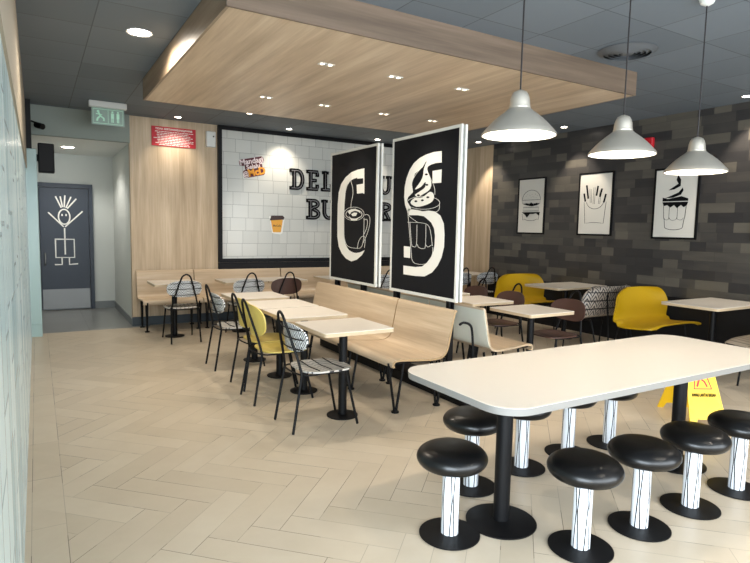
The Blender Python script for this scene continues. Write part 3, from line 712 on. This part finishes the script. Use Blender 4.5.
bench_unit('plywood_bench', 3.72, 4.60, 'short oak veneer bench section nearest the long table, facing the left tables', (3.02, 0, 0), 0, gp)
bench_unit('plywood_bench', 4.605, 6.47, 'long oak veneer bench section behind the short one, facing the left tables', (3.02, 0, 0), 0, gp)
bench_unit('plywood_bench', -4.55, -3.73, 'oak bench with rear panel coloured pale for daylight facing away, nearest the long table', (3.38, 0, 0), PI, gp, M['bench_rear_lit'])
bench_unit('plywood_bench', -6.30, -4.555, 'long oak bench facing the dark wall behind the sundae poster', (3.38, 0, 0), PI, gp, M['bench_rear_lit'])
# black tubular end frame joining the back of the near bench
tag(obj('end_frame', MB().tube(crom([(3.06, 3.70, .70), (3.10, 3.70, .715), (3.15, 3.68, .70), (3.175, 3.67, .64), (3.19, 3.66, .40), (3.20, 3.65, .108)], 5), .011, 8), M['black']), 'bent black tube standing on the plinth at the near end of the divider', 'frame')
gp = 'oak benches along the back wall'
# local -x seat direction turned to face -y: rotate +90 deg (local y -> -x)
for (xa, xb, lab) in ((1.22, 2.04, 'short oak bench at the left end of the back wall'), (2.045, 3.44, 'oak wall bench under the left part of the tiled panel'),
                      (3.445, 4.86, 'oak wall bench under the lettering, half hidden by the poster bench'), (4.865, 6.28, 'oak wall bench behind the sundae poster')):
    bench_unit('wall_bench', -xb, -xa, lab, (0, 8.81, 0), PI/2, gp)

# ------------------------------------------------------------------ tables
def pedestal(t, x=0, y=0, h=.70, r=.03, br=.20, square=False):
    obj('pole', MB().box(x-.028, x+.028, y-.028, y+.028, .015, h, .006) if square else MB().cyl(x, y, .015, h, r), M['black'], t)
    obj('base_disc', MB().lathe([(br-.004, 0), (br, .004), (br, .01), (.05, .018), (.001, .018)], 40, x, y), M['black'], t)
    obj('under_plate', MB().box(x-.14, x+.14, y-.14, y+.14, h, h+.006), M['black'], t)
def table(x, y, w, d, label, group, zt=.735, rz=0, r=.02, th=.032):
    t = thing('square_table' if abs(w-d) < .3 else 'rectangular_table', label, 'table', (x, y, 0), rz, group)
    top = obj('tabletop', MB().prism(rrect(-w/2, w/2, -d/2, d/2, r, 4), zt-.006, zt, .0015), M['laminate'], t)
    obj('top_edge', MB().prism(rrect(-w/2+.001, w/2-.001, -d/2+.001, d/2-.001, r, 4), zt-th, zt-.006, .001), M['lamedge'], top)
    pedestal(t, 0, 0, zt-th-.006, r=.034, br=.125)
    return t
gp = 'small cream tables in front of the poster bench'
T_ = [(2.065, 3.92, 'nearest small square cream table with black pedestal, beside the oak bench'), (2.065, 4.685, 'small square cream table behind the nearest one, second of the row'),
      (2.065, 5.29, 'small square cream table touching the second one, third of the row'), (2.065, 6.05, 'small square cream table farthest in the row along the poster bench')]
for k, (x, y, lab) in enumerate(T_):
    if k == 0: t0 = table(x, y, .60, .57, lab, gp)
    else: dup(t0, (x, y, 0), 0, lab)
gp = 'small cream tables on the right side of the posters'
for x, y, lab in ((4.19, 3.97, 'small square cream table right of the posters, nearest of its row'), (4.20, 4.80, 'small square cream table right of the posters, second of its row'), (4.22, 5.56, 'small square cream table partly behind the sundae poster, third of its row')):
    r_ = dup(t0, (x, y, 0), 0, lab); r_['group'] = gp
gp = 'cream tables in front of the back wall bench'
for x, lab in ((1.56, 'small cream table by the back wall bench at the left end'), (2.47, 'small cream table by the back wall under the tiled panel, behind the striped chair'), (3.08, 'small cream table by the back wall behind the brown chair'),
               (4.02, 'small cream table by the back wall just left of the cup poster'), (4.75, 'small cream table by the back wall seen in the gap between the posters'), (6.66, 'small cream table by the corner right of the sundae poster')):
    r_ = dup(t0, (x, 7.83, 0), 0, lab); r_['group'] = gp
gp = 'long cream tables against the charcoal wall'
tw = table(6.41, 5.45, 1.00, .62, 'cream table against the dark wall between the far yellow seat and striped seat', gp, .76)
dup(tw, (6.41, 3.40, 0), 0, 'cream table against the dark wall in front of the near yellow seat')

# long communal table with stools
lt = thing('communal_table', 'long cream communal table with rounded corners on two black pillars', 'table', (2.889, 2.107, 0))
tt = obj('tabletop', MB().prism(rrect(-1.221, 1.221, -.423, .423, .15, 12), .7425, .745, .0008), M['laminate'], lt)
obj('top_edge', MB().prism(rrect(-1.22, 1.22, -.422, .422, .149, 12), .710, .7425, .001), M['edge'], tt)
for x in (-.869, .671):
    obj('pillar', MB().cyl(x, -.05, .018, .704, .041, 32), M['black'], lt)
    obj('base_disc', MB().lathe([(.175, 0), (.18, .005), (.18, .01), (.06, .02), (.001, .02)], 48, x, -.05), M['black'], lt)
    obj('under_plate', MB().box(x-.2, x+.2, -.17, .13, .704, .710), M['black'], lt)
def stool(x, y, label):
    s = thing('round_stool', label, 'stool', (x, y, 0), random.uniform(-.6, .6), 'black mushroom stools around the long table')
    obj('base_disc', MB().lathe([(.145, 0), (.15, .004), (.15, .009), (.05, .013), (.001, .013)], 40), M['black'], s)
    obj('column', MB().lathe([(.043, .013), (.043, .358)], 32), M['column'], s)
    pf = [(.001, .350), (.10, .350), (.140, .355), (.162, .370), (.173, .392), (.170, .412), (.154, .432), (.125, .448), (.08, .456), (.001, .459)]
    pf = [(max(p.x, .001), p.y) for p in crom(pf, 3)]
    obj('seat', MB().lathe(pf, 40), M['leather'], s)
    return s
st0 = stool(1.71, 2.09, 'black round stool standing at the left end of the long table')
for x, y, lab in ((2.184, 1.69, 'black round stool on the near side of the long table, nearest the camera'), (2.613, 1.675, 'black round stool on the near side, second from the left'),
                  (3.06, 1.67, 'black round stool on the near side, third from the left'), (3.52, 1.66, 'black round stool on the near side, rightmost at the photo edge'),
                  (2.15, 2.45, 'black round stool on the far side, behind the left end stool'), (2.61, 2.50, 'black round stool on the far side, second from the left behind the table'),
                  (3.065, 2.52, 'black round stool on the far side, third from the left'), (3.475, 2.50, 'black round stool on the far side, rightmost behind the table')):
    dup(st0, (x, y, 0), random.uniform(-1.5, 1.5), lab)

# ------------------------------------------------------------------ wire chairs (local: sitter looks along +x)
def superell(a, b, n, k=40, p=2.6):
    o = []
    for i in range(k):
        t = 2*PI*i/k; c, s_ = math.cos(t), math.sin(t)
        o.append((a*math.copysign(abs(c)**(2/p), c), b*math.copysign(abs(s_)**(2/p), s_)))
    return o
def pad(outline, surf, th, mb=None):                            # curved plate: concentric rings of an outline bent by surf(u, v, side)
    mb = mb or MB(); R_ = 6; n = len(outline); vs = []
    for side in (0, 1):
        for r in range(R_+1):
            q = r/R_
            for u, v in outline: vs.append(surf(u*max(q, .001), v*max(q, .001), side*th))
    fs = []; off = (R_+1)*n
    for side in (0, 1):
        for r in range(R_):
            for i in range(n):
                j = (i+1) % n; a = side*off+r*n
                f = (a+i, a+j, a+n+j, a+n+i); fs.append(f if side else f[::-1])
    for i in range(n):
        j = (i+1) % n; a = R_*n; fs.append((a+i, a+j, off+a+j, off+a+i))
    return mb.add(vs, fs)
def wire_chair(kind, label, loc, rz, group):
    c = thing('wire_chair', label, 'chair', loc, rz, group)
    mb_, ms_ = {'striped': (M['stripe_back'], M['stripe_seat']), 'yellow': (M['yellow'], M['yellow']), 'brown': (M['brown'], M['brown'])}[kind]
    bh, bw, bz = {'striped': (.105, .215, .69), 'yellow': (.135, .205, .70), 'brown': (.115, .225, .68)}[kind]
    bk = pad(superell(bw, bh, 2), lambda u, v, d: (-.232+.045*(u/.2)**2-.12*v-d, u, bz+v), -.012)
    obj('backrest', bk, mb_, c)
    se = pad(superell(.205, .205, 2, p=3.6), lambda u, v, d: (.035+u, v, .447-.012*math.exp(-(u*u+v*v)/.02)-.05*max(0, u-.13)**1.2+.02*max(0, -u-.12)-d), .012)
    obj('seat', se, ms_, c)
    r = .0105
    hoop = [(-.165, .165, .43), (-.19, .14, .55), (-.225, .105, .68), (-.255, .068, .80), (-.268, .045, .855), (-.274, 0, .88), (-.268, -.045, .855), (-.255, -.068, .80), (-.225, -.105, .68), (-.19, -.14, .55), (-.165, -.165, .43)]
    # keep the hoop behind the pad
    obj('back_hoop', MB().tube(crom([(x-.028, y, z) for x, y, z in hoop], 4), r, 8), M['black'], c)
    for s_ in (1, -1):
        obj('leg', MB().tube([(-.193, .165*s_, .43), (-.265, .182*s_, .004)], r, 8), M['black'], c)
        obj('leg', MB().tube([(.165, .165*s_, .43), (.262, .19*s_, .004)], r, 8), M['black'], c)
    fr_ = crom([(-.193, -.165, .428), (-.193, .165, .428), (0, .185, .427), (.165, .165, .428), (.165, -.165, .428), (0, -.185, .427)], 4, True)
    obj('seat_frame', MB().tube(fr_, .007, 8, closed=True), M['black'], c)
    if kind == 'striped':
        wr = MB()
        for z in ((bz+.07, bz-.0, bz-.075)):
            ww = bw*.97 if abs(z-bz) < .05 else bw*.86
            wr.tube([(-.232+.045*(u/.2)**2-.12*(z-bz)-.016, u, z) for u in [ww*(-1+2*i/14) for i in range(15)]], .0045, 6)
        obj('back_wires', wr, M['black'], c)
    if kind == 'striped':
        wr = MB()
        for x in (-.06, .04, .14): wr.tube([(x, -.185, .4515), (x, -.1, .4475), (x, 0, .4415), (x, .1, .4475), (x, .185, .4515)], .0035, 6)
        obj('seat_wires', wr, M['black'], c)
    return c
gp = 'black wire framed chairs'
cs = wire_chair('striped', 'black wire chair with striped pad at the nearest small table', (1.815, 3.88, 0), 0, gp)
cyw = wire_chair('yellow', 'yellow wire chair directly behind the nearest striped chair', (1.785, 4.64, 0), 0, gp)
cb = wire_chair('brown', 'brown chair with black hoop in front of the back bench, beside a striped chair', (2.97, 7.53, 0), PI/2, gp)
dup(cyw, (1.83, 5.09, 0), .04, 'yellow wire chair farther from the camera, beside the other yellow one')
dup(cs, (1.80, 5.91, 0), 0, 'striped wire chair left of the farthest small table of the row')
dup(cs, (1.59, 7.54, 0), PI/2, 'striped wire chair at the leftmost back wall table, back to camera')
dup(cs, (2.43, 7.53, 0), PI/2, 'striped wire chair at the back wall, next to the brown chair')
dup(cs, (4.60, 7.53, 0), PI/2, 'striped wire chair at the back wall seen through the gap between the posters')
dup(cs, (6.68, 7.53, 0), PI/2-.1, 'striped wire chair in the far right corner by the end of the back wall')
dup(cs, (6.08, 7.53, 0), PI/2, 'striped wire chair at the back wall just right of the sundae poster edge')
dup(cb, (4.64, 4.05, 0), PI, 'brown chair facing the nearest small table on the right side')
dup(cb, (4.60, 4.86, 0), PI, 'brown chair with black hoop in front of the far yellow seat')
dup(cb, (4.62, 5.50, 0), PI, 'brown chair half hidden by the edge of the sundae poster')

# ------------------------------------------------------------------ wide two-seat shells
def shell(name, label, loc, kind, group):                        # local: seat faces -y, width along x
    t = thing(name, label, 'seat', loc, 0, group)
    # outline in (x, arc length) bent over an L profile
    W2 = .52; prof2 = crom([(-.52, .470), (-.50, .478), (-.40, .468), (-.25, .455), (-.12, .455), (-.04, .475), (.0, .52), (.03, .60), (.055, .72), (.07, .80), (.075, .845)], 4)
    L = len(prof2); vs = []; nx = 25
    for side in (0, 1):
        for j, p in enumerate(prof2):
            q = j/(L-1)
            hw = W2
            if q > .62: hw = W2*(1-.42*((q-.62)/.38)**2.6)
            if q < .18: hw = W2*(1-.22*((.18-q)/.18)**2)
            d = (prof2[min(j+1, L-1)]-prof2[max(j-1, 0)]).normalized(); nrm = Vector((d.y, -d.x))
            for i in range(nx):
                u = -1+2*i/(nx-1); wr = .0
                yy = p.x-(.10*abs(u)**3)*(1 if q > .5 else 0)*min(1, (q-.5)*4 if q > .5 else 0); zz_ = p.y-(.035*abs(u)**5 if q < .45 else 0)
                vs.append((u*hw, yy+nrm.x*.016*side, zz_+nrm.y*.016*side))
    fs = []; o = L*nx
    for j in range(L-1):
        for i in range(nx-1):
            a = j*nx+i; fs.append((a, a+1, a+nx+1, a+nx)); fs.append((o+a, o+a+nx, o+a+nx+1, o+a+1))
    for j in range(L-1): fs.append((j*nx, j*nx+nx, o+j*nx+nx, o+j*nx)); a = j*nx+nx-1; fs.append((a, o+a, o+a+nx, a+nx))
    for i in range(nx-1): fs.append((i, o+i, o+i+1, i+1)); a = (L-1)*nx+i; fs.append((a, a+1, o+a+1, o+a))
    split = kind == 'striped'
    mb = MB().add(vs, fs)
    if split:
        mb.m = [0 if (sum(mb.v[k][2] for k in f)/len(f)) > .485 else 1 for f in mb.f]
        obj('seat_shell', mb, [M['stripe_wide'], M['stripe_wseat']], t)
    else: obj('seat_shell', mb, M['yellowdeep'], t)
    for sx in (-.36, .36):
        obj('leg', MB().tube(crom([(sx, -.42, .004), (sx, -.38, .415), (sx, -.33, .424), (sx, -.10, .418)], 5), .010, 8), M['black'], t)
        obj('leg', MB().tube(crom([(sx, .10, .004), (sx, .0, .39), (sx, -.05, .416), (sx, -.10, .418)], 5), .010, 8), M['black'], t)
    obj('cross_bar', MB().tube([(-.36, -.30, .418), (.36, -.30, .418)], .010, 8), M['black'], t)
    if kind == 'striped':
        w = MB()
        for z, hw, y in ((.57, .51, .055), (.67, .51, .075), (.77, .46, .095)):
            w.tube([(u*hw, y-.10*abs(u)**3*min(1, (z-.5)*4), z) for u in [-1+2*i/16 for i in range(17)]], .006, 6)
        for x in (-.18, .18): w.tube(crom([(x, .085, .77), (x, .075, .70), (x, .09, .55), (x, .13, .02)], 4), .009, 8)
        obj('back_wires', w, M['black'], t)
    return t
gp = 'wide moulded seats at the charcoal wall tables'
shell('wide_seat', 'wide yellow moulded seat at the right, nearest the long table', (6.36, 4.27, 0), 'yellow', gp)
shell('wide_seat', 'wide yellow moulded seat farther back, behind the brown chairs', (6.38, 6.33, 0), 'yellow', gp)
s1 = shell('wide_seat', 'wide striped seat with black wire back, back to the near yellow seat', (6.22, 4.56, 0), 'striped', gp); s1.rotation_euler = (0, 0, PI)
s2 = dup(s1, (6.35, 2.47, 0), PI, 'wide striped seat cut off by the right edge behind the long table')

# ------------------------------------------------------------------ pendant lamps
def pendant(x, y, zr, label):
    p = thing('pendant_lamp', label, 'lamp', (x, y, zr), 0, 'aluminium pendant lamps over the long table')
    out = [(.205, 0), (.203, .012), (.185, .032), (.16, .058), (.13, .085), (.10, .108), (.075, .125), (.060, .138), (.057, .148), (.056, .160), (.053, .185), (.047, .205), (.036, .222), (.016, .231), (.006, .234)]
    inn = [(.008, .228), (.036, .216), (.05, .18), (.053, .148), (.07, .124), (.097, .104), (.127, .081), (.157, .054), (.182, .029), (.200, .004)]
    obj('lamp_shade', MB().lathe(out+[(a, b) for a, b in inn], 48, closed=True), M['alu'], p)
    obj('shade_lining', MB().lathe([(.0505, .146), (.069, .122), (.096, .102), (.126, .079), (.156, .052), (.181, .027), (.1985, .003), (.1975, .001), (.179, .025), (.154, .050), (.124, .077), (.094, .100), (.067, .120), (.0485, .144)], 48, closed=True), M['shade_in'], p)
    obj('collar', MB().lathe([(.0585, .136), (.0595, .139), (.0595, .146), (.0585, .149)], 48), M['alu'], p)
    obj('bulb', MB().lathe([(.001, .035), (.03, .042), (.045, .065), (.045, .085), (.03, .11), (.02, .14), (.001, .142)], 24), M['bulb'], p)
    for k in list(p.children):
        for c in [k]: c.data.transform(Matrix.Diagonal((.93, .93, 1.0, 1)))
    H = ZC-zr
    obj('cord', MB().tube([(0, 0, .230), (0, 0, H-.02)], .0042, 8), M['cable'], p)
    obj('ceiling_cap', MB().lathe([(.012, H-.045), (.04, H-.03), (.05, H-.001), (.001, H-.001)], 24), M['plastic'], p)
    l = bpy.data.lights.new('lamp', 'POINT'); l.energy = 9; l.color = (1, .88, .72); l.shadow_soft_size = .03
    o = bpy.data.objects.new('lamp_light', l); C.objects.link(o); o.location = (x, y, zr+.018)
for px, py, lab in ((518.5, 136, 'brushed aluminium bell pendant lamp, leftmost and nearest of the three'), (621.5, 155, 'brushed aluminium bell pendant lamp, middle of the three'), (695, 172.5, 'brushed aluminium bell pendant lamp, rightmost of the three')):
    q = ony(px, py, 2.2); pendant(q.x, q.y, q.z, lab)

# ------------------------------------------------------------------ wet floor sign
ws = thing('wet_floor_sign', 'yellow folding wet floor sign standing behind the long table', 'sign', (4.62, 2.57, 0), 0)
def face_tf(sgn):
    # panel leaning from the ridge (z=.62) to the floor, spread +-.2 along local y
    ang = math.atan2(.22, .62); return Matrix.Rotation(sgn*ang, 4, 'X')
ws.rotation_euler = (0, 0, math.radians(-29))
for sgn in (1, -1):
    pts = [(-.15, -.60), (-.10, -.60), (-.085, -.55), (.085, -.55), (.10, -.60), (.15, -.60), (.105, -.01), (.085, .0), (-.085, .0), (-.105, -.01)]
    fm = lambda u, v, d: (u, -sgn*(.0-d*1.0)*1.0, v)
    Mx = Matrix.Translation((0, 0, .55)) @ Matrix.Rotation(sgn*-math.atan2(.26, .60), 4, 'X')
    body = MB().poly(pts, lambda u, v, d: (u, -sgn*d, v), .012).move(Mx)
    o = obj('front_panel' if sgn > 0 else 'rear_panel', body, M['signy'], ws)
    ff = lambda u, v, d: tuple(Mx @ Vector((u*1, -sgn*(.0122+d), v)))
    ff0 = ff; ff = lambda u, v, d: ff0(u*1.1, (v+.07)*1.15-.16, d)
    r_ = MB().ribbon([(-.065, -.20), (.065, -.20), (.035, -.075), (-.035, -.075)], .011, ff, closed=True)
    r_.ribbon([(-.04, -.185), (-.015, -.13), (.005, -.105)], .014, ff).ribbon([(-.01, -.125), (.02, -.15), (.035, -.185)], .012, ff).ribbon([(-.01, -.125), (.03, -.12)], .009, ff)
    r_.poly(arc(.012, -.09, .010, .010, 0, 330, 8), ff)
    obj('warning_triangle', r_, M['red'], o)
    tm = text_mb('AWAS LANTAI BASAH', .036, lambda u, v, d: ff0(u*.55, v-.36, d), bold=.0018)
    obj('warning_text', tm, M['printb'], o)
obj('hinge', MB().tube([(-.09, 0, .552), (.09, 0, .552)], .012, 10), M['signy'], ws)

# ------------------------------------------------------------------ light
def area(loc, aim, sx, sy, power, col):
    l = bpy.data.lights.new('daylight', 'AREA'); l.shape = 'RECTANGLE'; l.size = sx; l.size_y = sy; l.energy = power; l.color = col
    o = bpy.data.objects.new('daylight', l); C.objects.link(o); o.location = loc
    o.rotation_euler = (Vector(aim)-Vector(loc)).to_track_quat('-Z', 'Y').to_euler(); return o
area((3.4, YF-.35, 1.7), (3.4, 4, 1.3), 6.6, 2.5, 225, (.88, .95, 1.0))
area((XL-.5, -.7, 1.3), (3, 1.2, 1.0), 2.6, 2.1, 150, (.80, .91, 1.0))
w = bpy.data.worlds.new('sky'); S.world = w; w.use_nodes = True
bg = w.node_tree.nodes['Background']; bg.inputs['Color'].default_value = (.78, .89, 1, 1); bg.inputs['Strength'].default_value = 1.2
S.view_settings.view_transform = 'Standard'; S.view_settings.look = 'None'; S.view_settings.gamma = 1; S.view_settings.use_curve_mapping = False
S.view_settings.exposure = 0.86
